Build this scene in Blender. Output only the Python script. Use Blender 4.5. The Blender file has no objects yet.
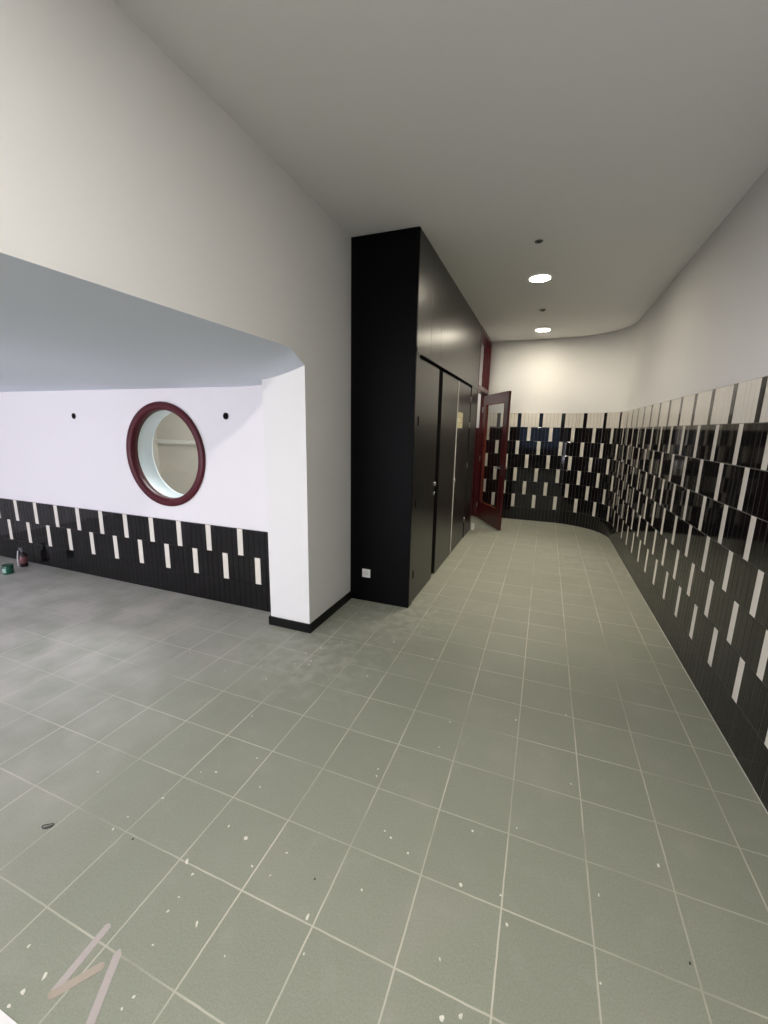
import bpy, bmesh, math, random
from mathutils import Vector, Matrix
random.seed(7)
C = bpy.context.scene.collection
PI = math.pi

# ------------------------------------------------------------------ helpers
def nodes(name):
    m = bpy.data.materials.new(name); m.use_nodes = True
    nt = m.node_tree; b = nt.nodes['Principled BSDF']
    return m, nt, b

def mat(name, col, rough=.5, spec=.5, metal=0, bump=0, bscale=200, var=0, vscale=6, coat=0):
    m, nt, b = nodes(name)
    b.inputs['Roughness'].default_value = rough
    b.inputs['Specular IOR Level'].default_value = spec
    b.inputs['Metallic'].default_value = metal
    b.inputs['Coat Weight'].default_value = coat
    b.inputs['Base Color'].default_value = (*col, 1)
    tc = nt.nodes.new('ShaderNodeTexCoord')
    if var:
        n = nt.nodes.new('ShaderNodeTexNoise'); n.inputs['Scale'].default_value = vscale; n.inputs['Detail'].default_value = 4
        nt.links.new(tc.outputs['Object'], n.inputs['Vector'])
        mx = nt.nodes.new('ShaderNodeMix'); mx.data_type = 'RGBA'
        mx.inputs['A'].default_value = (*[c * (1 - var) for c in col], 1)
        mx.inputs['B'].default_value = (*[min(1, c * (1 + var)) for c in col], 1)
        nt.links.new(n.outputs['Fac'], mx.inputs['Factor'])
        nt.links.new(mx.outputs['Result'], b.inputs['Base Color'])
    if bump:
        n = nt.nodes.new('ShaderNodeTexNoise'); n.inputs['Scale'].default_value = bscale; n.inputs['Detail'].default_value = 3
        nt.links.new(tc.outputs['Object'], n.inputs['Vector'])
        bp = nt.nodes.new('ShaderNodeBump'); bp.inputs['Strength'].default_value = bump; bp.inputs['Distance'].default_value = .002
        nt.links.new(n.outputs['Fac'], bp.inputs['Height']); nt.links.new(bp.outputs['Normal'], b.inputs['Normal'])
    return m

def emit(name, col, s):
    m, nt, b = nodes(name)
    b.inputs['Base Color'].default_value = (.8, .8, .8, 1)
    b.inputs['Emission Color'].default_value = (*col, 1); b.inputs['Emission Strength'].default_value = s
    return m

def glass_mat(name, tint=(.97, .985, .98)):
    m = bpy.data.materials.new(name); m.use_nodes = True; nt = m.node_tree
    nt.nodes.clear()
    out = nt.nodes.new('ShaderNodeOutputMaterial'); mx = nt.nodes.new('ShaderNodeMixShader')
    tr = nt.nodes.new('ShaderNodeBsdfTransparent'); tr.inputs['Color'].default_value = (*tint, 1)
    gl = nt.nodes.new('ShaderNodeBsdfGlossy'); gl.inputs['Roughness'].default_value = .01
    fr = nt.nodes.new('ShaderNodeFresnel'); fr.inputs['IOR'].default_value = 1.5
    ge = nt.nodes.new('ShaderNodeNewGeometry'); inv = nt.nodes.new('ShaderNodeMath'); inv.operation = 'SUBTRACT'; inv.inputs[0].default_value = 1
    mu = nt.nodes.new('ShaderNodeMath'); mu.operation = 'MULTIPLY'
    nt.links.new(ge.outputs['Backfacing'], inv.inputs[1]); nt.links.new(inv.outputs[0], mu.inputs[0]); nt.links.new(fr.outputs[0], mu.inputs[1])
    nt.links.new(mu.outputs[0], mx.inputs[0]); nt.links.new(tr.outputs[0], mx.inputs[1]); nt.links.new(gl.outputs[0], mx.inputs[2])
    nt.links.new(mx.outputs[0], out.inputs[0])
    return m

def obj(name, bm, m, parent=None, smooth=False, loc=None):
    me = bpy.data.meshes.new(name)
    bmesh.ops.recalc_face_normals(bm, faces=bm.faces[:])
    bm.to_mesh(me); bm.free()
    for x in (m if isinstance(m, (list, tuple)) else [m]): me.materials.append(x)
    if smooth:
        for p in me.polygons: p.use_smooth = True
    o = bpy.data.objects.new(name, me); C.objects.link(o)
    if parent: o.parent = parent
    if loc: o.location = loc
    return o

def thing(name, label, cat, loc=(0, 0, 0), rotz=0, group=None):
    o = bpy.data.objects.new(name, None); C.objects.link(o)
    o.location = loc; o.rotation_euler = (0, 0, rotz); o.empty_display_size = .1
    return tag(o, label, cat, group)

def tag(o, label=None, cat=None, group=None, kind=None):
    if label: o['label'] = label
    if cat: o['category'] = cat
    if group: o['group'] = group
    if kind: o['kind'] = kind
    return o

def struct(o, label=None, cat=None):
    return tag(o, label, cat, kind='structure')

def box(bm, x0, x1, y0, y1, z0, z1, bev=0, mi=0, M=None):
    r = bmesh.ops.create_cube(bm, size=1)
    vs = r['verts']
    for v in vs:
        v.co = Vector(((x0 + x1) / 2 + v.co.x * (x1 - x0), (y0 + y1) / 2 + v.co.y * (y1 - y0), (z0 + z1) / 2 + v.co.z * (z1 - z0)))
    fs = list({f for v in vs for f in v.link_faces})
    for f in fs: f.material_index = mi
    if bev:
        es = list({e for v in vs for e in v.link_edges})
        rr = bmesh.ops.bevel(bm, geom=es, offset=bev, segments=2, affect='EDGES', profile=.6)
        vs = list({v for f in rr['faces'] for v in f.verts} | {v for v in vs if v.is_valid})
        for f in rr['faces']: f.material_index = mi
    if M:
        for v in vs: v.co = M @ v.co
    return vs

def B(*a, **k):
    bm = bmesh.new(); box(bm, *a, **k); return bm

def quad(bm, pts, mi=0):
    f = bm.faces.new([bm.verts.new(p) for p in pts]); f.material_index = mi; return f

def lathe(bm, prof, n=32, M=None, mi=0):
    """revolve (r, z) profile about z"""
    rings = []
    for r, z in prof:
        if r < 1e-6: rings.append([bm.verts.new((0, 0, z))])
        else: rings.append([bm.verts.new((r * math.cos(2 * PI * i / n), r * math.sin(2 * PI * i / n), z)) for i in range(n)])
    for a, b in zip(rings, rings[1:]):
        for i in range(n):
            j = (i + 1) % n
            if len(a) == 1 and len(b) == 1: continue
            if len(a) == 1: f = bm.faces.new((a[0], b[i], b[j]))
            elif len(b) == 1: f = bm.faces.new((a[i], a[j], b[0]))
            else: f = bm.faces.new((a[i], a[j], b[j], b[i]))
            f.material_index = mi; f.smooth = True
    if M:
        for rr in rings:
            for v in rr: v.co = M @ v.co

def tube(bm, pts, r, n=10, closed=False):
    pts = [Vector(p) for p in pts]; rings = []
    N = len(pts)
    for i, p in enumerate(pts):
        a = pts[(i - 1) % N] if (closed or i) else p
        b = pts[(i + 1) % N] if (closed or i < N - 1) else p
        t = (b - a).normalized()
        u = t.cross(Vector((0, 0, 1)))
        if u.length < 1e-3: u = t.cross(Vector((1, 0, 0)))
        u.normalize(); w = t.cross(u)
        rings.append([bm.verts.new(p + r * (math.cos(2 * PI * k / n) * u + math.sin(2 * PI * k / n) * w)) for k in range(n)])
    for i in range(N if closed else N - 1):
        a, b = rings[i], rings[(i + 1) % N]
        for k in range(n):
            f = bm.faces.new((a[k], a[(k + 1) % n], b[(k + 1) % n], b[k])); f.smooth = True
    if not closed:
        bm.faces.new(rings[0]); bm.faces.new(rings[-1])

TOY = Matrix.Rotation(PI / 2, 4, 'X')     # lathe axis z -> -y (faces the camera side)

# ------------------------------------------------------------------ dimensions (metres; floor tile 0.30)
H = 3.27                       # ceiling
XR, YB, RC = 1.992, 6.93, .93  # right wall, back wall, corner radius
XL = -.797                     # left wall / pillar face
YP, XP = 1.492, -1.18          # pillar front face, pillar left face
YA, XA = 1.69, -1.33           # alcove back wall and its tiled end
ZS, ZB = 2.005, 2.217          # alcove ceiling height, bulkhead edge height
YR, XW = -4.4, -6.6            # wall behind the camera, far left wall
XC, YC, YE = -.186, 2.268, 5.66  # closet face, near side, far end
ZR = 2.345                     # door head height

# ------------------------------------------------------------------ materials
WHITE = mat('white_paint', (.80, .79, .775), .6, .3, bump=.12, bscale=260)
WHITE_B = mat('white_alcove_paint', (.83, .80, .815), .6, .3, bump=.08, bscale=260)
CEIL = mat('ceiling_paint', (.80, .795, .78), .75, .2, bump=.1, bscale=260)
BLACK = mat('black_laminate', (.0125, .0118, .0105), .31, .5, bump=.04, bscale=90)
BLACK_SHADED = mat('shaded_black_panel', (.0018, .0019, .0025), .55, .09)  # closet black darkened, the side's shade is put into the colour
GAPM = mat('dark_recess', (.004, .004, .004), .8, .1)
SKIRT = mat('black_skirting', (.004, .004, .004), .4, .18)
RED = mat('oxblood_gloss_paint', (.080, .009, .011), .28, .5, var=.1)
REDF = mat('burgundy_window_paint', (.075, .006, .012), .42, .28)
CHROME = mat('chrome', (.75, .74, .72), .2, metal=1)
STEEL = mat('brushed_steel', (.5, .5, .5), .35, metal=1)
PLASTIC = mat('white_plastic', (.8, .8, .78), .35, .5)
DARKP = mat('dark_plastic', (.02, .02, .022), .4, .5)
GLASS = glass_mat('clear_glass')
GROUT = mat('tile_grout', (.11, .107, .10), .8, .2)
T_BLK = mat('black_glazed_tile', (.006, .0052, .006), .07, .38, var=.25, vscale=3)
T_WHT = mat('cream_glazed_tile', (.78, .73, .65), .12, .5, var=.06, vscale=9)
BEIGE = mat('beige_paint', (.50, .46, .38), .6, .3)

def floor_mat():
    m, nt, b = nodes('green_grey_floor_tiles'); N = nt.nodes; L = nt.links
    tc = N.new('ShaderNodeTexCoord')
    sep = N.new('ShaderNodeSeparateXYZ'); L.new(tc.outputs['Object'], sep.inputs[0])
    def mth(op, a, bb=None, clamp=False):
        n = N.new('ShaderNodeMath'); n.operation = op; n.use_clamp = clamp
        for i, v in enumerate((a, bb)):
            if v is None: continue
            if isinstance(v, (int, float)): n.inputs[i].default_value = v
            else: L.new(v, n.inputs[i])
        return n.outputs[0]
    def noise(scale, detail=2, vec=None):
        n = N.new('ShaderNodeTexNoise'); n.inputs['Scale'].default_value = scale; n.inputs['Detail'].default_value = detail
        L.new(vec or tc.outputs['Object'], n.inputs['Vector']); return n.outputs['Fac']
    def ramp(f, a, bb):
        n = N.new('ShaderNodeMapRange'); n.inputs['From Min'].default_value = a; n.inputs['From Max'].default_value = bb
        L.new(f, n.inputs['Value']); return n.outputs[0]
    def mixc(f, a, bb):
        n = N.new('ShaderNodeMix'); n.data_type = 'RGBA'
        if isinstance(f, (int, float)): n.inputs['Factor'].default_value = f
        else: L.new(f, n.inputs['Factor'])
        for k, v in (('A', a), ('B', bb)):
            if isinstance(v, tuple): n.inputs[k].default_value = (*v, 1)
            else: L.new(v, n.inputs[k])
        return n.outputs['Result']
    wob = mth('MULTIPLY', mth('SUBTRACT', noise(14, 3), .5), .0035)
    masks = []
    for ax, strength in (('X', 1.0), ('Y', .8)):
        q = mth('DIVIDE', mth('ADD', sep.outputs[ax], wob), .3)
        d = mth('MULTIPLY', mth('ABSOLUTE', mth('SUBTRACT', q, mth('ROUND', q))), .3)
        ln = ramp(d, .0037, .0019)
        masks.append(mth('MULTIPLY', ln, strength))
    line = mth('MAXIMUM', *masks)
    # grout is dusty in places and grey elsewhere, so some joints nearly vanish
    vis = ramp(noise(1.7, 3), .36, .60)
    # one tone per tile
    cx = mth('FLOOR', mth('DIVIDE', sep.outputs['X'], .3)); cy = mth('FLOOR', mth('DIVIDE', sep.outputs['Y'], .3))
    cmb = N.new('ShaderNodeCombineXYZ'); L.new(cx, cmb.inputs[0]); L.new(cy, cmb.inputs[1])
    wn = N.new('ShaderNodeTexWhiteNoise'); wn.noise_dimensions = '2D'; L.new(cmb.outputs[0], wn.inputs['Vector'])
    base = mixc(wn.outputs['Value'], (.276, .297, .226), (.304, .325, .250))
    base = mixc(ramp(noise(420, 2), .3, .7), mixc(.45, base, (.17, .175, .135)), mixc(.4, base, (.42, .42, .36)))
    base = mixc(mth('MULTIPLY', ramp(noise(130, 2), .35, .75), .28), base, (.16, .165, .13))
    blot = ramp(noise(2.2, 5), .50, .80)
    base = mixc(mth('MULTIPLY', blot, .30), base, (.38, .36, .32))
    dust = ramp(noise(9, 8), .56, .85)
    base = mixc(mth('MULTIPLY', dust, .18), base, (.46, .45, .40))
    def patch(px, py, rad):
        dx = mth('SUBTRACT', sep.outputs['X'], px); dy = mth('SUBTRACT', sep.outputs['Y'], py)
        return ramp(mth('SQRT', mth('ADD', mth('MULTIPLY', dx, dx), mth('MULTIPLY', dy, dy))), rad, rad * .25)
    pm = mth('MAXIMUM', mth('MAXIMUM', patch(-.6, 1.25, .75), patch(-.25, 2.1, .7)), mth('MULTIPLY', patch(1.75, 4.6, 1.1), .7))
    pm = mth('MULTIPLY', pm, ramp(noise(11, 9), .42, .70), True)
    base = mixc(mth('MULTIPLY', pm, .42), base, (.52, .51, .46))
    gcol = mixc(vis, (.33, .32, .265), (.62, .58, .49))
    col = mixc(mth('MULTIPLY', line, .92), base, gcol)
    # colour turns paler toward the alcove side, over tiles and joints alike
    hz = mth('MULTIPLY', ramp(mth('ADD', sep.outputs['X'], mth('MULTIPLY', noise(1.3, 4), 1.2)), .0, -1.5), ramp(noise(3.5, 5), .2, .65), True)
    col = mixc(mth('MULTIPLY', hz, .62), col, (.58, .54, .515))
    L.new(col, b.inputs['Base Color'])
    b.inputs['Specular IOR Level'].default_value = .45
    rg = N.new('ShaderNodeMapRange'); rg.inputs['To Min'].default_value = .42; rg.inputs['To Max'].default_value = .6
    L.new(noise(5, 4), rg.inputs['Value']); L.new(rg.outputs[0], b.inputs['Roughness'])
    hgt = mth('SUBTRACT', mth('MULTIPLY', noise(330, 2), .5), line)
    bp = N.new('ShaderNodeBump'); bp.inputs['Strength'].default_value = .28; bp.inputs['Distance'].default_value = .0012
    L.new(hgt, bp.inputs['Height']); L.new(bp.outputs[0], b.inputs['Normal'])
    return m
FLOOR = floor_mat()

# ------------------------------------------------------------------ room shell
bm = bmesh.new(); box(bm, XW - .2, XR + .4, YR - .2, YB + .4, -.15, 0)
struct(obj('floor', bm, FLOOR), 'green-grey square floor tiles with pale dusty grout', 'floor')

bm = bmesh.new(); box(bm, XL - .45, XR + .4, YR - .2, YB + .4, H, H + .15)
struct(obj('ceiling', bm, CEIL), 'plain light grey high ceiling over the corridor', 'ceiling')

# right wall sweeping round into the back wall
ARC0 = YB - RC; ARCL = RC * PI / 2
def path(s, off=0):
    """point and inward normal along right wall -> rounded corner -> back wall"""
    if s <= ARC0: p, n = Vector((XR, s, 0)), Vector((-1, 0, 0))
    elif s <= ARC0 + ARCL:
        a = (s - ARC0) / RC; d = Vector((math.cos(a), math.sin(a), 0))
        p, n = Vector((XR - RC, YB - RC, 0)) + RC * d, -d
    else: p, n = Vector((XR - RC - (s - ARC0 - ARCL), YB, 0)), Vector((0, -1, 0))
    return p + n * off, n
SEND = ARC0 + ARCL + (XR - RC) + 1.75
NEAR = [YR + .02, -2] + [i * .1 for i in range(26)] + [3]
ss = [YR - .1] + NEAR[1:] + [ARC0 + ARCL * i / 40 for i in range(41)] + [SEND]
bm = bmesh.new(); prev = None
for s in ss:
    p, n = path(s, -.012); q = p - n * .14
    ring = [bm.verts.new((p.x, p.y, 0)), bm.verts.new((p.x, p.y, H)), bm.verts.new((q.x, q.y, H)), bm.verts.new((q.x, q.y, 0))]
    if prev:
        for k in range(4):
            f = bm.faces.new((prev[k], prev[(k + 1) % 4], ring[(k + 1) % 4], ring[k])); f.smooth = (k == 0)
    else: bm.faces.new(ring)
    prev = ring
bm.faces.new(prev)
struct(obj('wall_right', bm, WHITE), 'white wall above the tiling, curving round the end of the corridor', 'wall')

# tiles: real bevelled sticks, one mesh per wainscot
def stick(bm, P, s0, s1, z0, z1, mi, g=.0013, t=.008, bv=.0022):
    a, n = P(s0 + g); b, _ = P(s1 - g)
    d = (b - a).normalized(); n = Vector((d.y, -d.x, 0)) if Vector((d.y, -d.x, 0)).dot(n) > 0 else Vector((-d.y, d.x, 0))
    z0 += g; z1 -= g
    back = [a + Vector((0, 0, z0)), b + Vector((0, 0, z0)), b + Vector((0, 0, z1)), a + Vector((0, 0, z1))]
    lip = [v + n * (t - bv * .6) for v in back]
    fr = [lip[0] + d * bv + Vector((0, 0, bv)), lip[1] - d * bv + Vector((0, 0, bv)), lip[2] - d * bv - Vector((0, 0, bv)), lip[3] + d * bv - Vector((0, 0, bv))]
    tilt = random.uniform(-.00035, .00035)
    fr = [v + n * (bv * .6 + (tilt if i in (0, 3) else -tilt)) for i, v in enumerate(fr)]
    vb, vl, vf = [[bm.verts.new(v) for v in L] for L in (back, lip, fr)]
    bm.faces.new(vf).material_index = mi
    for k in range(4):
        j = (k + 1) % 4
        bm.faces.new((vl[k], vl[j], vf[j], vf[k])).material_index = mi
        bm.faces.new((vb[k], vb[j], vl[j], vl[k])).material_index = mi

anchors = [(k, 1.707 + .3757 * k) for k in range(-17, 12)]
# re-lay the end so that the period reaches the values counted on the back wall
s11 = 1.707 + .3757 * 11
Sb = lambda x: ARC0 + ARCL + (XR - RC - x)
s17 = Sb(.41)
anchors += [(12, 6.245), (13, 6.632), (14, 7.0), (15, 7.365), (16, 7.737), (17, s17)] + [(k, s17 + .372 * (k - 17)) for k in range(18, 22)]
def s_of(k):
    k0 = math.floor(k); f = k - k0
    d = dict(anchors); return d[k0] * (1 - f) + d[k0 + 1] * f
bm = bmesh.new()
Pw = lambda s: path(s, -.006)
RH = .25
for row in range(8):
    for i in range(-15 * 6, 18 * 6 + 4):
        s0, s1 = s_of((i - .5) / 6), s_of((i + .5) / 6)
        if s0 < YR + .02: continue
        ph = (i if row % 2 else i + 3) % 6 == 0
        mi = 0 if row == 0 else (int(ph) if row < 7 else int(not ph))
        stick(bm, Pw, s0, s1, row * RH, (row + 1) * RH, mi)
# grout bed behind
prev = None
for s in NEAR + [ARC0 + ARCL * i / 40 for i in range(41)] + [s_of(18.58)]:
    p, n = path(s, .0008); q, _ = path(s, -.0118)
    ring = [bm.verts.new((p.x, p.y, 0)), bm.verts.new((p.x, p.y, 8 * RH)), bm.verts.new((q.x, q.y, 8 * RH)), bm.verts.new((q.x, q.y, 0))]
    if prev:
        for k in range(4): bm.faces.new((prev[k], prev[(k + 1) % 4], ring[(k + 1) % 4], ring[k])).material_index = 2
    prev = ring
prev = None
for s in NEAR + [ARC0 + ARCL * i / 40 for i in range(41)] + [s_of(18.58)]:
    p, n = path(s, .0025); q, _ = path(s, .006)
    ring = [bm.verts.new((p.x, p.y, .0005)), bm.verts.new((p.x, p.y, .005)), bm.verts.new((q.x, q.y, .0005))]
    if prev:
        for k in range(3): bm.faces.new((prev[k], prev[(k + 1) % 3], ring[(k + 1) % 3], ring[k])).material_index = 3
    prev = ring
struct(obj('trim_1', bm, [T_BLK, T_WHT, GROUT, mat('pale_floor_joint', (.42, .40, .35), .8)]), 'black and cream stick tile wainscot sweeping round the corridor', 'tiling')

# left wall: bulkhead over the alcove opening plus pillar
bm = bmesh.new()
prof = [(YR - .1, ZB), (1.306, ZB), (YP, 2.125), (YP, 0), (YC + .05, 0), (YC + .05, H), (YR - .1, H)]
xs = (XL, XP)
va = [bm.verts.new((xs[0], y, z)) for y, z in prof]; vb = [bm.verts.new((xs[1], y, z)) for y, z in prof]
bm.faces.new(va); bm.faces.new(vb)
for k in range(len(prof)):
    j = (k + 1) % len(prof); bm.faces.new((va[k], va[j], vb[j], vb[k]))
struct(obj('wall_left', bm, WHITE), 'white wall and bulkhead ending in a pillar beside the closet', 'wall')

# closing wall behind the closet
struct(obj('wall_closet', B(XL - .15, XL - .003, YC + .05, 5.5, 0, H), WHITE), 'white wall hidden behind the black closet', 'wall')

# alcove soffit with its flared lip
bm = bmesh.new(); ux = [XW + (i / 10) * (-2.0 - XW) for i in range(11)] + [-2.0 + (i / 24) * (XL + 2.0) for i in range(1, 25)]
uy = [YR - .1, -2, 0, 1.306, 1.40, YP, YA + .02]
grid = []
for x in ux:
    t = max(0, (x + 1.75) / (XL + 1.75)) ** 3
    col = []
    for y in uy:
        e = ZB if y <= 1.306 else ZB + (2.125 - ZB) * min(1.0, (y - 1.306) / (YP - 1.306))
        col.append(bm.verts.new((x, y, ZS + t * (e - ZS))))
    grid.append(col)
for i in range(len(ux) - 1):
    for j in range(len(uy) - 1):
        bm.faces.new((grid[i][j], grid[i + 1][j], grid[i + 1][j + 1], grid[i][j + 1])).smooth = True
struct(obj('ceiling_alcove', bm, mat('daylight_tinted_soffit', (.74, .79, .88), .6, .3)), 'lower white alcove ceiling flaring up to the bulkhead edge', 'ceiling')  # bluish daylight tint put into the soffit colour

# alcove back wall with round opening, reveal, back face
WX, WZ, WR = -2.478, 1.393, .445
bm = bmesh.new(); n = 96
def holed(y, x0, x1, z0, z1, flip=False):
    c = [bm.verts.new((WX + WR * math.cos(2 * PI * i / n), y, WZ + WR * math.sin(2 * PI * i / n))) for i in range(n)]
    sq = []
    for i in range(n):
        a = 2 * PI * i / n; k = .55 / max(abs(math.cos(a)), abs(math.sin(a)))
        sq.append(bm.verts.new((WX + k * math.cos(a), y, WZ + k * math.sin(a))))
    for i in range(n):
        j = (i + 1) % n; bm.faces.new((c[i], c[j], sq[j], sq[i]))
    for (a, b, e, f) in ((x0, x1, z0, WZ - .55), (x0, x1, WZ + .55, z1), (x0, WX - .55, WZ - .55, WZ + .55), (WX + .55, x1, WZ - .55, WZ + .55)):
        quad(bm, [(a, y, e), (b, y, e), (b, y, f), (a, y, f)])
    return c
c0 = holed(YA, XW, XP + .01, 0, ZS + .3); c1 = holed(YA + .19, XW, XP + .01, 0, ZS + .3)
for i in range(n):
    j = (i + 1) % n; bm.faces.new((c0[i], c0[j], c1[j], c1[i])).smooth = True
quad(bm, [(XW, YA, 0), (XW, YA + .19, 0), (XW, YA + .19, ZS + .3), (XW, YA, ZS + .3)])
struct(obj('wall_alcove', bm, WHITE_B), 'white alcove wall with the round window', 'wall')

# alcove wainscot
bm = bmesh.new()
Pa = lambda s: (Vector((s, YA - .006, 0)), Vector((0, -1, 0)))
pt = .369 / 6
XT = -1.30
for row in range(3):
    for i in range(-100, 6):
        c = -1.632 + i * pt; s0, s1 = c - pt / 2, min(c + pt / 2, XT)
        if s1 - s0 < .01 or s0 < XW + .02: continue
        ph = i % 6 == 0 if row == 2 else (i + 3) % 6 == 0
        stick(bm, Pa, s0, s1, row * .2535, (row + 1) * .2535, int(ph and row > 0))
box(bm, XW + .02, XT, YA - .0072, YA + .002, 0, 3 * .2535, mi=2)
struct(obj('trim_2', bm, [T_BLK, T_WHT, GROUT]), 'low black and cream stick tiling along the alcove wall', 'tiling')

# skirting round the pillar
bm = bmesh.new()
box(bm, XP - .014, XL + .016, YP - .016, YP - .001, 0, .075)
box(bm, XL + .001, XL + .016, YP - .001, YC, 0, .075)
box(bm, XP - .014, XP - .001, YP - .001, YA - .018, 0, .075)
struct(obj('baseboard_left', bm, SKIRT), 'black skirting round the foot of the white pillar', 'skirting')

# walls the photo does not see: far left and behind the camera, with windows guessed for the light
struct(obj('wall_far_left', B(XW - .15, XW, YR - .1, YA + .3, 0, ZB + .2), WHITE_B), 'white end wall of the alcove', 'wall')
W1 = (-6.0, -1.5, .25, 1.95); W2 = (-.4, 1.7, .9, 2.5)
bm = bmesh.new()
def wall_open(x0, x1, z1, W):
    a, b, c, d = W
    box(bm, x0, a, YR - .2, YR, 0, z1); box(bm, b, x1, YR - .2, YR, 0, z1)
    box(bm, a, b, YR - .2, YR, 0, c); box(bm, a, b, YR - .2, YR, d, z1)
wall_open(XW - .15, XL - .2, ZB + .2, W1); wall_open(XL - .2, XR + .15, H, W2)
struct(obj('wall_rear', bm, mat('dark_rear_wall', (.05, .048, .046), .5)), 'unseen dark wall with windows behind the viewer', 'wall')  # colour kept dark to stop bright reflections in the back tiles
WFRM = mat('window_frame_paint', (.03, .03, .03), .4)
for nm, W in (('window_2', W1), ('window_3', W2)):
    a, b, c, d = W; bm = bmesh.new()
    nb = 3 if nm == 'window_2' else 2
    for i in range(nb + 1):
        x = a + (b - a) * i / nb; x = min(max(x, a + .03), b - .03); box(bm, x - .03, x + .03, YR - .13, YR - .07, c, d)
    box(bm, a, b, YR - .13, YR - .07, c, c + .06); box(bm, a, b, YR - .13, YR - .07, d - .06, d)
    w = struct(obj(nm, bm, WFRM))
    obj('pane', B(a + .01, b - .01, YR - .103, YR - .097, c + .01, d - .01), GLASS, w)

# ------------------------------------------------------------------ round window
win = struct(bpy.data.objects.new('window_1', None), 'round porthole window with burgundy frame', 'window'); C.objects.link(win)
win.location = (WX, YA, WZ)
bm = bmesh.new()
lathe(bm, [(.446, -.004), (.492, 0), (.496, .010), (.492, .022), (.482, .028), (.456, .031), (.434, .028), (.424, .018), (.421, .004), (.420, -.048), (.4445, -.048), (.4445, -.004)], 96, TOY)
obj('frame', bm, REDF, win)
bm = bmesh.new(); lathe(bm, [(0, -.04), (.419, -.04), (.419, -.034), (0, -.034)], 96, TOY)
for f in bm.faces: f.smooth = False
obj('pane', bm, GLASS, win)
bm = bmesh.new(); lathe(bm, [(.426, -.049), (.4445, -.049), (.4445, -.215), (.416, -.215), (.416, -.20), (.426, -.19), (.426, -.049)], 96, TOY)
obj('reveal', bm, mat('pale_reveal_paint', (.74, .80, .82), .45), win)

# room behind the round window
bm = bmesh.new()
box(bm, -5.4, -1.0, 4.1, 4.2, 0, 2.7); box(bm, -5.5, -5.4, YA + .2, 4.2, 0, 2.7); box(bm, -1.0, -.96, YA + .2, 4.2, 0, 2.7)
box(bm, -5.5, -.96, YA + .195, 4.2, 2.7, 2.8)
struct(obj('wall_behind', bm, BEIGE), 'beige wall seen through the round window', 'wall')
bm = bmesh.new()
box(bm, -4.28, -4.16, 4.05, 4.1, 0, 2.25); box(bm, -3.45, -3.33, 4.05, 4.1, 0, 2.25); box(bm, -4.16, -3.45, 4.05, 4.1, 2.13, 2.25); box(bm, -5.4, -4.28, 4.06, 4.1, 1.36, 1.42)
struct(obj('trim_3', bm, mat('pale_casing', (.58, .56, .50), .5)), 'pale door casing in the room behind the round window', 'trim')

# ------------------------------------------------------------------ black built-in closet
cl = thing('built_in_closet', 'tall black built-in closet with flush doors along the corridor', 'closet', (XC, YC, 0))
def loc(bm):
    for v in bm.verts: v.co -= Vector((XC, YC, 0))
    return bm
def part(name, m, *boxes, parent=None, bev=.0015):
    bm = bmesh.new()
    for b in boxes: box(bm, *b, bev=bev)
    o = obj(name, loc(bm), m, cl)
    return o
def sub(name, m, par, *boxes, bev=.001):
    bm = bmesh.new()
    for b in boxes: box(bm, *b, bev=bev)
    return obj(name, loc(bm), m, par)
part('side_panel', BLACK_SHADED, (XL + .001, XC - .001, YC, YC + .02, .001, H - .004))
part('carcass', GAPM, (XL + .02, XC - .05, YC + .021, YE - .002, .001, H - .006))
D1a, D1b, D2a, D2b, D3a, D3b = 2.395, 3.12, 3.28, 4.13, 4.166, 5.06
zt = ZR - .03
part('door_frame', BLACK, (XC - .049, XC, YC + .021, D1a - .012, .001, zt + .004), (XC - .049, XC + .004, YC + .021, YE, zt + .005, zt + .05),
     (XC - .049, XC, D3b + .06, YE, .001, zt + .004))
zt2 = ZR + .022
for a, b in ((YC + .021, 2.728), (2.732, 3.108), (3.112, YE)):
    part('upper_panel', BLACK, (XC - .049, XC, a, b, zt2, H - .005))
doors = []
for a, b in ((D1a, D1b), (D2a, D2b), (D3a, D3b)):
    doors.append(part('door', BLACK, (XC - .045, XC - .004, a, b, .012, zt - .03)))
sub('edge_strip', mat('grey_edge_strip', (.62, .61, .57), .4), doors[1], (XC - .02, XC + .002, D2b + .004, D2b + .032, .012, zt - .03))['label'] = 'pale grey metal strip down the door edge'
def lock(par, y, z, plate=True):
    bm = bmesh.new(); M = Matrix.Translation((XC - .0042, y, z)) @ Matrix.Rotation(PI / 2, 4, 'Y')
    lathe(bm, [(0, .012), (.013, .012), (.016, .006), (.017, 0), (0, 0)], 20, M)
    obj('lock_cylinder', loc(bm), CHROME, par)
    if plate:
        bm = bmesh.new(); M = Matrix.Translation((XC - .0042, y, z + .10)) @ Matrix.Rotation(PI / 2, 4, 'Y')
        lathe(bm, [(0, .02), (.020, .02), (.024, .012), (.024, 0), (0, 0)], 20, M)
        obj('knob', loc(bm), STEEL, par)
lock(doors[0], D1b - .035, 1.0)
lock(doors[2], D3a + .035, 1.02, False)
for d, y, zz, hm in ((doors[0], D1a - .006, (.3, 1.0, 1.75), SKIRT), (doors[2], D3b + .012, (.3, 1.15, 1.75, 2.12), STEEL)):
    for z in zz:
        bm = bmesh.new(); tube(bm, [(XC + .002, y, z - .04), (XC + .002, y, z + .04)], .007, 10)
        obj('hinge', loc(bm), hm, d)

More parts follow.
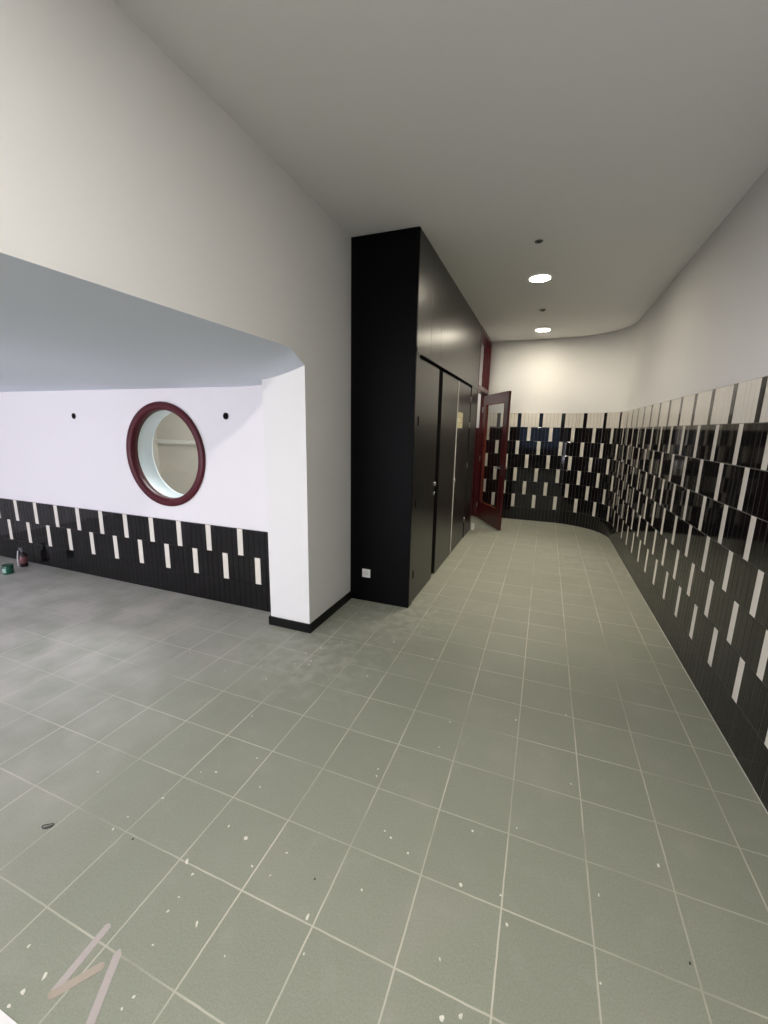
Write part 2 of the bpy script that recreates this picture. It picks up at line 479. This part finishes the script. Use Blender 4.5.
# notice on the third door
bm = bmesh.new(); box(bm, XC - .0035, XC - .0015, D3a + .02, D3a + .36, 1.70, 1.905, bev=.0004)
def notice_mat():
    m, nt, b = nodes('yellow_notice_print'); N = nt.nodes; L = nt.links
    tc = N.new('ShaderNodeTexCoord'); br = N.new('ShaderNodeTexBrick')
    mp = N.new('ShaderNodeMapping'); mp.inputs['Rotation'].default_value = (0, PI / 2, PI / 2)
    L.new(tc.outputs['Generated'], mp.inputs['Vector'])
    br.inputs['Scale'].default_value = 1.0; br.offset = 0; br.inputs['Brick Width'].default_value = .5; br.inputs['Row Height'].default_value = .34
    br.inputs['Color1'].default_value = (.85, .84, .58, 1); br.inputs['Color2'].default_value = (.78, .60, .36, 1); br.inputs['Mortar'].default_value = (.42, .38, .2, 1)
    br.inputs['Mortar Size'].default_value = .015
    L.new(mp.outputs[0], br.inputs['Vector']); L.new(br.outputs['Color'], b.inputs['Base Color'])
    b.inputs['Roughness'].default_value = .4
    return m
tag(obj('paper_notice', bm, notice_mat()), 'small yellowish paper notice stuck on the black closet door', 'notice')

# power socket on the closet side
sk = thing('power_socket', 'white power socket low on the black closet side', 'socket', (-.622, YC, .29))
obj('cover_plate', B(-.042, .042, -.010, -.0005, -.042, .042, bev=.003), PLASTIC, sk)
bm = bmesh.new(); lathe(bm, [(0, .0085), (.015, .0085), (.0185, .0105), (.0195, .0135), (.0215, .0135), (.0225, .0101)], 28, TOY)
obj('insert', bm, mat('socket_insert', (.55, .55, .53), .4), sk)
bm = bmesh.new()
for x in (-.0095, .0095): lathe(bm, [(0, .0105), (.003, .0105), (.003, .0086)], 12, Matrix.Translation((x, 0, 0)) @ TOY)
obj('contact_hole', bm, DARKP, sk)

# ------------------------------------------------------------------ red doorway
door = struct(bpy.data.objects.new('door_1', None), 'open oxblood red glazed door at the corridor end', 'door'); C.objects.link(door)
JX0, JX1 = -.312, XC + .006
bm = bmesh.new()
box(bm, JX0, JX1, YE + .003, YE + .040, 0, H - .003, bev=.003)
box(bm, JX0, JX1, YB - .055, YB - .004, 0, H - .003, bev=.003)
box(bm, JX0, JX1, YE + .040, YB - .055, ZR - .015, ZR + .055, bev=.003)
box(bm, JX0, JX1, YE + .040, YB - .055, H - .075, H - .003, bev=.003)
obj('door_frame', bm, RED, door)
obj('transom_glass', B(-.292, -.286, YE + .035, YB - .05, ZR + .05, H - .07), GLASS, door)
# leaf: hinge at far jamb, swung into the corridor
hx, hy = -.225, 6.82; fx, fy = .300, 5.845
ang = math.atan2(fy - hy, fx - hx); LW = math.hypot(fx - hx, fy - hy); LT = .042; LH = 2.305
leaf_bm = bmesh.new(); S1, S2, RB, RT = .135, .135, .33, .165
box(leaf_bm, 0, S1, -LT / 2, LT / 2, .008, LH, bev=.003); box(leaf_bm, LW - S2, LW, -LT / 2, LT / 2, .008, LH, bev=.003)
box(leaf_bm, S1, LW - S2, -LT / 2 + .0005, LT / 2 - .0005, .008, RB); box(leaf_bm, S1, LW - S2, -LT / 2 + .0005, LT / 2 - .0005, LH - RT, LH)
leaf = obj('door_leaf', leaf_bm, RED, door)
leaf.location = (hx, hy, 0); leaf.rotation_euler = (0, 0, ang)
bm = bmesh.new(); w = .014
for sy in (-1, 1):
    y0, y1 = sorted((sy * .006, sy * (LT / 2 + .004)))
    box(bm, S1, LW - S2, y0, y1, RB, RB + w, bev=.002); box(bm, S1, LW - S2, y0, y1, LH - RT - w, LH - RT, bev=.002)
    box(bm, S1, S1 + w, y0, y1, RB, LH - RT, bev=.002); box(bm, LW - S2 - w, LW - S2, y0, y1, RB, LH - RT, bev=.002)
obj('glazing_bead', bm, mat('lighter_red_bead', (.17, .035, .022), .25), leaf)
obj('glass_pane', B(S1, LW - S2, -.003, .003, RB, LH - RT), GLASS, leaf)
bm = bmesh.new()
for sy in (-1, 1):
    hy0 = sy * LT / 2; hxl = LW - .065
    box(bm, hxl - .018, hxl + .018, min(hy0, hy0 + sy * .007), max(hy0, hy0 + sy * .007), .93, 1.15, bev=.002)
    tube(bm, [(hxl, hy0 + sy * .005, 1.06), (hxl, hy0 + sy * .05, 1.06), (hxl - .012, hy0 + sy * .056, 1.06), (hxl - .13, hy0 + sy * .056, 1.055)], .010, 12)
obj('handle', bm, CHROME, leaf)
for z in (.25, 1.15, 2.05):
    bm = bmesh.new(); tube(bm, [(-.004, -LT / 2 - .004, z - .05), (-.004, -LT / 2 - .004, z + .05)], .009, 12)
    obj('hinge', bm, STEEL, leaf)

# small white door wedge by the frame
bm = bmesh.new(); box(bm, -.025, .025, -.05, .05, 0, .11, bev=.006)
for v in bm.verts:
    if v.co.z > .05: v.co.y = v.co.y * .35 - .02
tag(obj('door_stop', bm, PLASTIC, loc=(XC + .045, 5.75, 0)), 'small white door stop on the floor by the red frame', 'door stop')

# vestibule beyond the doorway
bm = bmesh.new(); box(bm, -2.2, -2.1, 5.6, YB, 0, H); box(bm, -2.1, XL - .003, 5.5, 5.6, 0, H); box(bm, XL - .1, JX0 - .01, YE - .0, YE + .04, 0, H - .01)
struct(obj('wall_vestibule', bm, WHITE), 'white wall beyond the red doorway', 'wall')
bm = bmesh.new(); box(bm, -2.1, -2.085, 5.6, YB - .02, 0, 1.72); box(bm, -2.08, JX0 - .01, YB - .012, YB + .011, 0, 1.72); box(bm, XL - .1, JX0 - .012, YE + .041, YE + .05, 0, 1.72)
struct(obj('trim_5', bm, RED), 'dark red dado beyond the doorway', 'trim')

# ------------------------------------------------------------------ ceiling lights and small ceiling fixtures
LAMP = emit('lamp_diffuser', (1.0, .90, .72), 88)
LAMP2 = emit('boosted_lamp_diffuser', (1.0, .965, .91), 230)  # stronger emission, set to lift the light in the near room
def downlight(x, y, label, lm=LAMP):
    t = thing('ceiling_light', label, 'ceiling light', (x, y, H), group='round ceiling downlights')
    bm = bmesh.new(); lathe(bm, [(.104, -.001), (.114, -.001), (.114, -.005), (.108, -.009), (.103, -.009), (.102, -.004), (.104, -.001)], 48)
    obj('trim_ring', bm, PLASTIC, t)
    bm = bmesh.new(); lathe(bm, [(0, -.008), (.102, -.0075), (.102, -.003), (0, -.003)], 48)
    obj('diffuser', bm, lm, t)
    return t
downlight(.69, 3.775, 'round ceiling downlight nearer the viewer, over the closet doors')
downlight(.70, 6.20, 'round ceiling downlight near the curved back wall')
downlight(.69, -1.07, 'round ceiling downlight above the viewer', LAMP2)
downlight(.69, -2.2, 'unseen added ceiling downlight behind the viewer', LAMP2)  # added out of view to brighten the near room
downlight(.69, -3.4, 'added ceiling downlight, unseen, near the rear windows', LAMP2)  # another unseen lamp, added for more light
def fixture(x, y, label):
    t = thing('ceiling_sensor', label, 'ceiling fixture', (x, y, H), group='small dark ceiling fixtures')
    bm = bmesh.new(); lathe(bm, [(0, -.001), (.034, -.001), (.034, -.005), (.029, -.008), (0, -.008)], 32)
    obj('rosette', bm, mat('grey_rosette', (.10, .10, .10), .5), t)
    bm = bmesh.new(); lathe(bm, [(0, -.0082), (.016, -.0082), (.013, -.014), (.008, -.016), (0, -.016)], 24)
    obj('sensor_tip', bm, DARKP, t)
fixture(.694, 2.854, 'small dark round ceiling fixture before the nearer downlight')
fixture(.702, 5.041, 'small dark round ceiling fixture between the two downlights')
def floor_spot(x, y, e, cone):
    l = bpy.data.lights.new('added_floor_spot', 'SPOT'); l.energy = e; l.color = (1, .91, .76); l.spot_size = math.radians(cone); l.spot_blend = .7; l.shadow_soft_size = .1
    o = bpy.data.objects.new('added_floor_spot', l); C.objects.link(o); o.location = (x, y, H - .03)
floor_spot(.69, 3.775, 150, 80); floor_spot(.70, 6.20, 55, 78)  # extra spots under the visible lamps, added to brighten the corridor floor
# unseen panels added to light the rooms beyond
t = thing('added_panel', 'added light panel in the room behind the round window', 'ceiling light', (-2.9, 3.1, 2.7))
obj('diffuser', B(-.5, .5, -.2, .2, -.02, -.001), emit('panel_diffuser', (.92, .97, 1), 34), t)
t = thing('added_panel', 'added light panel in the vestibule beyond the red door', 'ceiling light', (-1.3, 6.4, H))
obj('diffuser', B(-.25, .25, -.25, .25, -.02, -.001), emit('vestibule_diffuser', (1, .95, .86), 9), t)

# ------------------------------------------------------------------ wall holes in the alcove
for x, z, lb in ((-3.714, 1.748, 'round black cable outlet left of the round window'), (-1.723, 1.761, 'round black cable outlet between round window and pillar')):
    t = thing('cable_outlet', lb, 'wall outlet', (x, YA, z), group='black wall outlets in the alcove')
    bm = bmesh.new(); lathe(bm, [(.024, .001), (.030, .001), (.030, .005), (.027, .007), (.024, .005), (.024, .001)], 32, TOY)
    obj('rim', bm, DARKP, t)
    bm = bmesh.new(); lathe(bm, [(0, .001), (.0239, .001), (.0239, .003), (0, .002)], 32, TOY)
    obj('insert', bm, GAPM, t)

# ------------------------------------------------------------------ things on the floor
# bottle
bt = thing('spray_bottle', 'small dark bottle with a reddish label against the alcove tiles', 'bottle', (-4.735, 1.56, 0))
bm = bmesh.new(); lathe(bm, [(0, 0), (.036, 0), (.040, .005), (.040, .125), (.036, .14), (.016, .165), (.014, .175), (0, .175)], 28)
obj('body', bm, mat('dark_bottle', (.03, .018, .02), .2), bt)
bm = bmesh.new(); lathe(bm, [(.0405, .045), (.0412, .046), (.0412, .12), (.0405, .121)], 28)
obj('label_band', bm, mat('reddish_label', (.20, .07, .08), .5, var=.5, vscale=40), bt)
bm = bmesh.new(); lathe(bm, [(0, .1752), (.017, .1752), (.017, .195), (.013, .2), (0, .2)], 20); box(bm, -.045, .012, -.011, .011, .199, .224, bev=.003)
obj('spray_head', bm, mat('grey_spray_head', (.12, .12, .13), .4), bt)
bm = bmesh.new(); tube(bm, [(-.042, -.02, .19), (-.052, -.03, .1), (-.05, -.035, .006)], .006, 8)
obj('trigger_tube', bm, PLASTIC, bt)
# jar
jr = thing('paint_tin', 'small green tin with a pale label on the grey floor', 'tin', (-4.62, 1.345, 0))
bm = bmesh.new(); lathe(bm, [(0, 0), (.047, 0), (.05, .003), (.05, .085), (.048, .09), (0, .09)], 32)
obj('body', bm, mat('green_tin', (.015, .10, .06), .3), jr)
bm = bmesh.new(); lathe(bm, [(0, .0905), (.044, .0905), (.0515, .092), (.0515, .1), (.047, .103), (.044, .098), (0, .098)], 32)
obj('lid', bm, mat('dark_green_lid', (.02, .075, .05), .3), jr)
bm = bmesh.new()
for i in range(8):
    a0, a1 = [-PI / 2 + .1 + (k - 4) * .16 for k in (i, i + 1)]
    quad(bm, [(.0508 * math.cos(a0), .0508 * math.sin(a0), .02), (.0508 * math.cos(a1), .0508 * math.sin(a1), .02), (.0508 * math.cos(a1), .0508 * math.sin(a1), .07), (.0508 * math.cos(a0), .0508 * math.sin(a0), .07)])
obj('label_patch', bm, mat('pale_green_label', (.32, .48, .40), .5), jr)

# dark loop
lb_pts = []
for i in range(28):
    a = 2 * PI * i / 28
    lb_pts.append((.020 * math.cos(a) + .004 * math.sin(2 * a), .011 * math.sin(a), .0028 + .0012 * (1 + math.sin(a * 3))))
bm = bmesh.new(); tube(bm, lb_pts, .0018, 8, closed=True); tube(bm, [(-.018, -.004, .0022), (.0, -.002, .0035), (.02, .003, .0022)], .0016, 8)
tag(obj('wire_loop', bm, DARKP, loc=(-.923, -.409, 0)), 'tiny bent black wire loop lying on the floor', 'wire').rotation_euler = (0, 0, .6)

# tape strips
def tape(name_mat, a, b, wd, label, lift, z=.0004, col=(.5, .5, .5)):
    a, b = Vector((*a, 0)), Vector((*b, 0)); d = b - a; L = d.length; d.normalize(); nn = Vector((-d.y, d.x, 0))
    bm = bmesh.new(); N = 24; top = []; bot = []
    for i in range(N + 1):
        t = i / N; e = min(t, 1 - t) * L; w = wd / 2
        if e < w * .7: w *= math.sqrt(max(.12, 1 - (1 - e / (w * .7)) ** 2))
        h = z + lift * max(0, 1 - t * 6) ** 2
        w *= 1 + .03 * math.sin(i * 2.1)
        p = a + d * (t * L)
        top.append([bm.verts.new(p + nn * w + Vector((0, 0, h + .0006))), bm.verts.new(p - nn * w + Vector((0, 0, h + .0006)))])
        bot.append([bm.verts.new(p + nn * w + Vector((0, 0, h))), bm.verts.new(p - nn * w + Vector((0, 0, h)))])
    for i in range(N):
        bm.faces.new((top[i][0], top[i][1], top[i + 1][1], top[i + 1][0])); bm.faces.new((bot[i][0], bot[i + 1][0], bot[i + 1][1], bot[i][1]))
        for k in (0, 1): bm.faces.new((top[i][k], top[i + 1][k], bot[i + 1][k], bot[i][k]))
    for r in (0, N): bm.faces.new((top[r][0], top[r][1], bot[r][1], bot[r][0]))
    tag(obj('tape_strip', bm, mat(name_mat, col, .6, .3, var=.08, vscale=60)), label, 'tape', 'strips of masking tape stuck on the floor')
tape('pink_tape', (-.347, -.552), (-.334, -.748), .024, 'pale pink tape strip forming the left stroke of the V', 0, .0003, (.46, .405, .39))
tape('beige_tape', (-.338, -.750), (-.257, -.634), .025, 'beige tape strip crossing the floor as the short stroke of the V', .004, .001, (.42, .36, .30))
tape('pink_tape_b', (-.250, -.589), (-.077, -.90), .025, 'pale pink tape strip standing apart, right of the V', 0, .0003, (.46, .405, .39))

# white sheet reaching into the lower left corner
bm = bmesh.new(); box(bm, -1.25, -.335, -1.5, -.817, .0005, .003, bev=.0006)
tag(obj('paper_sheet', bm, mat('white_sheet', (.82, .80, .80), .6)), 'white sheet lying on the floor at the bottom corner', 'sheet')

# plaster chips
chips = [(-0.219, -0.118, 1.0), (-0.117, -0.134, 2.0), (-0.021, -0.216, 1.0), (0.27, -0.283, 1.6), (0.065, -0.218, 0.7), (0.075, -0.122, 0.8), (0.411, -0.133, 1.1), (0.408, 0.113, 0.8), (0.443, 0.094, 1.1), (0.08, -0.476, 0.7), (0.314, -0.376, 0.9), (0.756, 0.254, 1.3), (0.749, 0.024, 1.5), (0.528, 0.061, 1.1), (0.923, -0.044, 1.1), (0.893, 0.043, 0.8), (0.729, -0.224, 0.8), (0.818, -0.331, 1.6), (0.767, -0.356, 2.0), (0.932, 0.34, 1.0), (1.467, 0.388, 1.4), (1.209, -0.096, 1.0), (1.233, 0.181, 0.8), (0.882, 1.046, 1.3), (0.522, 0.879, 1.2), (1.161, 1.21, 1.1), (1.163, 0.677, 0.8), (0.509, 0.664, 0.8), (-0.094, 1.618, 1.7), (0.252, 1.495, 1.5), (-0.228, 1.649, 1.1), (-0.562, 1.121, 1.3), (-0.551, 1.075, 1.5), (-0.648, 1.043, 1.5), (-0.657, 1.2, 1.6), (-0.586, 1.309, 1.3), (-0.478, 1.455, 1.0), (-0.727, 0.812, 1.3), (-0.346, 0.231, 0.9), (-0.221, 0.092, 1.0), (-0.476, 0.082, 1.1), (-0.544, 0.054, 0.8), (0.268, 0.361, 1.2), (0.259, 0.403, 1.0), (-0.576, 0.478, 0.9), (-0.848, 0.917, 1.0), (-1.047, 0.78, 1.1), (-0.698, 2.1, 1.3), (-0.56, 2.005, 1.3), (-0.109, 1.11, 1.1), (-0.66, -0.312, 1.0), (-0.268, -0.295, 1.6), (-0.21, -0.324, 1.0), (-0.071, -0.442, 1.4), (-0.4, -0.721, 1.7), (-0.42, -0.769, 1.8), (-0.422, -0.803, 1.2), (-0.531, -0.693, 1.0), (-0.159, -0.541, 0.7), (-0.195, -0.45, 0.8), (-0.195, -0.403, 0.7), (-0.102, -0.654, 1.0), (-0.111, -0.686, 1.0), (-1.463, 0.874, 1.0), (-1.009, -0.136, 1.0), (-0.654, -0.25, 0.8), (-0.593, -0.124, 1.3)]
CHIPM = mat('plaster_chip_white', (.72, .70, .62), .8, .2)
DARKCH = mat('dark_chip', (.04, .04, .04), .7)
def chip(x, y, k, m, label, group):
    bm = bmesh.new(); nn = random.randint(6, 8); r = .0039 * k
    el = random.uniform(1, 2.0); a0 = random.uniform(0, PI)
    top, bot = [], []
    for i in range(nn):
        a = 2 * PI * i / nn; rr = r * random.uniform(.65, 1.15)
        px, py = rr * el * math.cos(a), rr * math.sin(a)
        px, py = px * math.cos(a0) - py * math.sin(a0), px * math.sin(a0) + py * math.cos(a0)
        bot.append(bm.verts.new((px, py, 0))); top.append(bm.verts.new((px * .8, py * .8, .0015 + .0009 * k * random.uniform(.6, 1.4))))
    for i in range(nn):
        j = (i + 1) % nn; bm.faces.new((bot[i], bot[j], top[j], top[i]))
    bm.faces.new(top); bm.faces.new(bot)
    tag(obj('plaster_chip', bm, m, loc=(x, y, 0)), label, 'debris', group)
for x, y, k in chips:
    chip(x, y, k, CHIPM, 'small white plaster chip lying loose on the green-grey floor tiles', 'white plaster chips on the floor')
for x, y, lb in ((-.545, -.312, 'dark speck near the pale grout, right of the wire loop'), (.23, -.165, 'dark speck on the floor amid white chips'), (1.486, .068, 'dark speck on the floor toward the right wall')):
    chip(x, y, .9, DARKCH, lb, 'dark specks on the floor')

# ------------------------------------------------------------------ light
w = bpy.data.worlds.new('World'); bpy.context.scene.world = w; w.use_nodes = True
w.node_tree.nodes['Background'].inputs['Color'].default_value = (.62, .78, 1, 1)
w.node_tree.nodes['Background'].inputs['Strength'].default_value = .25
def area(name, loc, rot, sx, sy, e, col):
    l = bpy.data.lights.new(name, 'AREA'); l.shape = 'RECTANGLE'; l.size = sx; l.size_y = sy; l.energy = e; l.color = col
    o = bpy.data.objects.new(name, l); C.objects.link(o); o.location = loc; o.rotation_euler = rot
    return o
area('daylight_alcove_window', ((W1[0] + W1[1]) / 2, YR - .45, (W1[2] + W1[3]) / 2 + .15), (PI / 2 - .12, 0, 0), 4.6, 1.8, 200, (.95, .90, 1))
area('blue_reflection_light', ((W2[0] + W2[1]) / 2, YR - .45, (W2[2] + W2[3]) / 2 + .15), (PI / 2 - .12, 0, 0), 2.5, 2.8, 6, (.25, .45, 1))  # dim blue light added for the navy reflection in the back tiles

# ------------------------------------------------------------------ camera
f_px, yaw, pitch, roll = 411.65, -.3665, .2009, -.0186
cy_, sy_, cp_, sp_ = math.cos(yaw), math.sin(yaw), math.cos(pitch), math.sin(pitch)
fw = Vector((sy_ * cp_, cy_ * cp_, -sp_)); rt = Vector((cy_, -sy_, 0)); dn = fw.cross(rt)
r2 = math.cos(roll) * rt + math.sin(roll) * dn; d2 = -math.sin(roll) * rt + math.cos(roll) * dn
cam = bpy.data.cameras.new('camera'); co = bpy.data.objects.new('camera', cam); C.objects.link(co)
up, bk = -d2, -fw
co.matrix_world = Matrix(((r2.x, up.x, bk.x, .9), (r2.y, up.y, bk.y, -1.25), (r2.z, up.z, bk.z, 1.683), (0, 0, 0, 1)))
cam.sensor_fit = 'VERTICAL'; cam.sensor_height = 36; cam.sensor_width = 27; cam.lens = f_px / 1024 * 36
cam.clip_start = .02
sc = bpy.context.scene; sc.camera = co
sc.view_settings.view_transform = 'Standard'; sc.view_settings.look = 'None'; sc.view_settings.gamma = 1
sc.view_settings.use_curve_mapping = False
sc.view_settings.exposure = .72
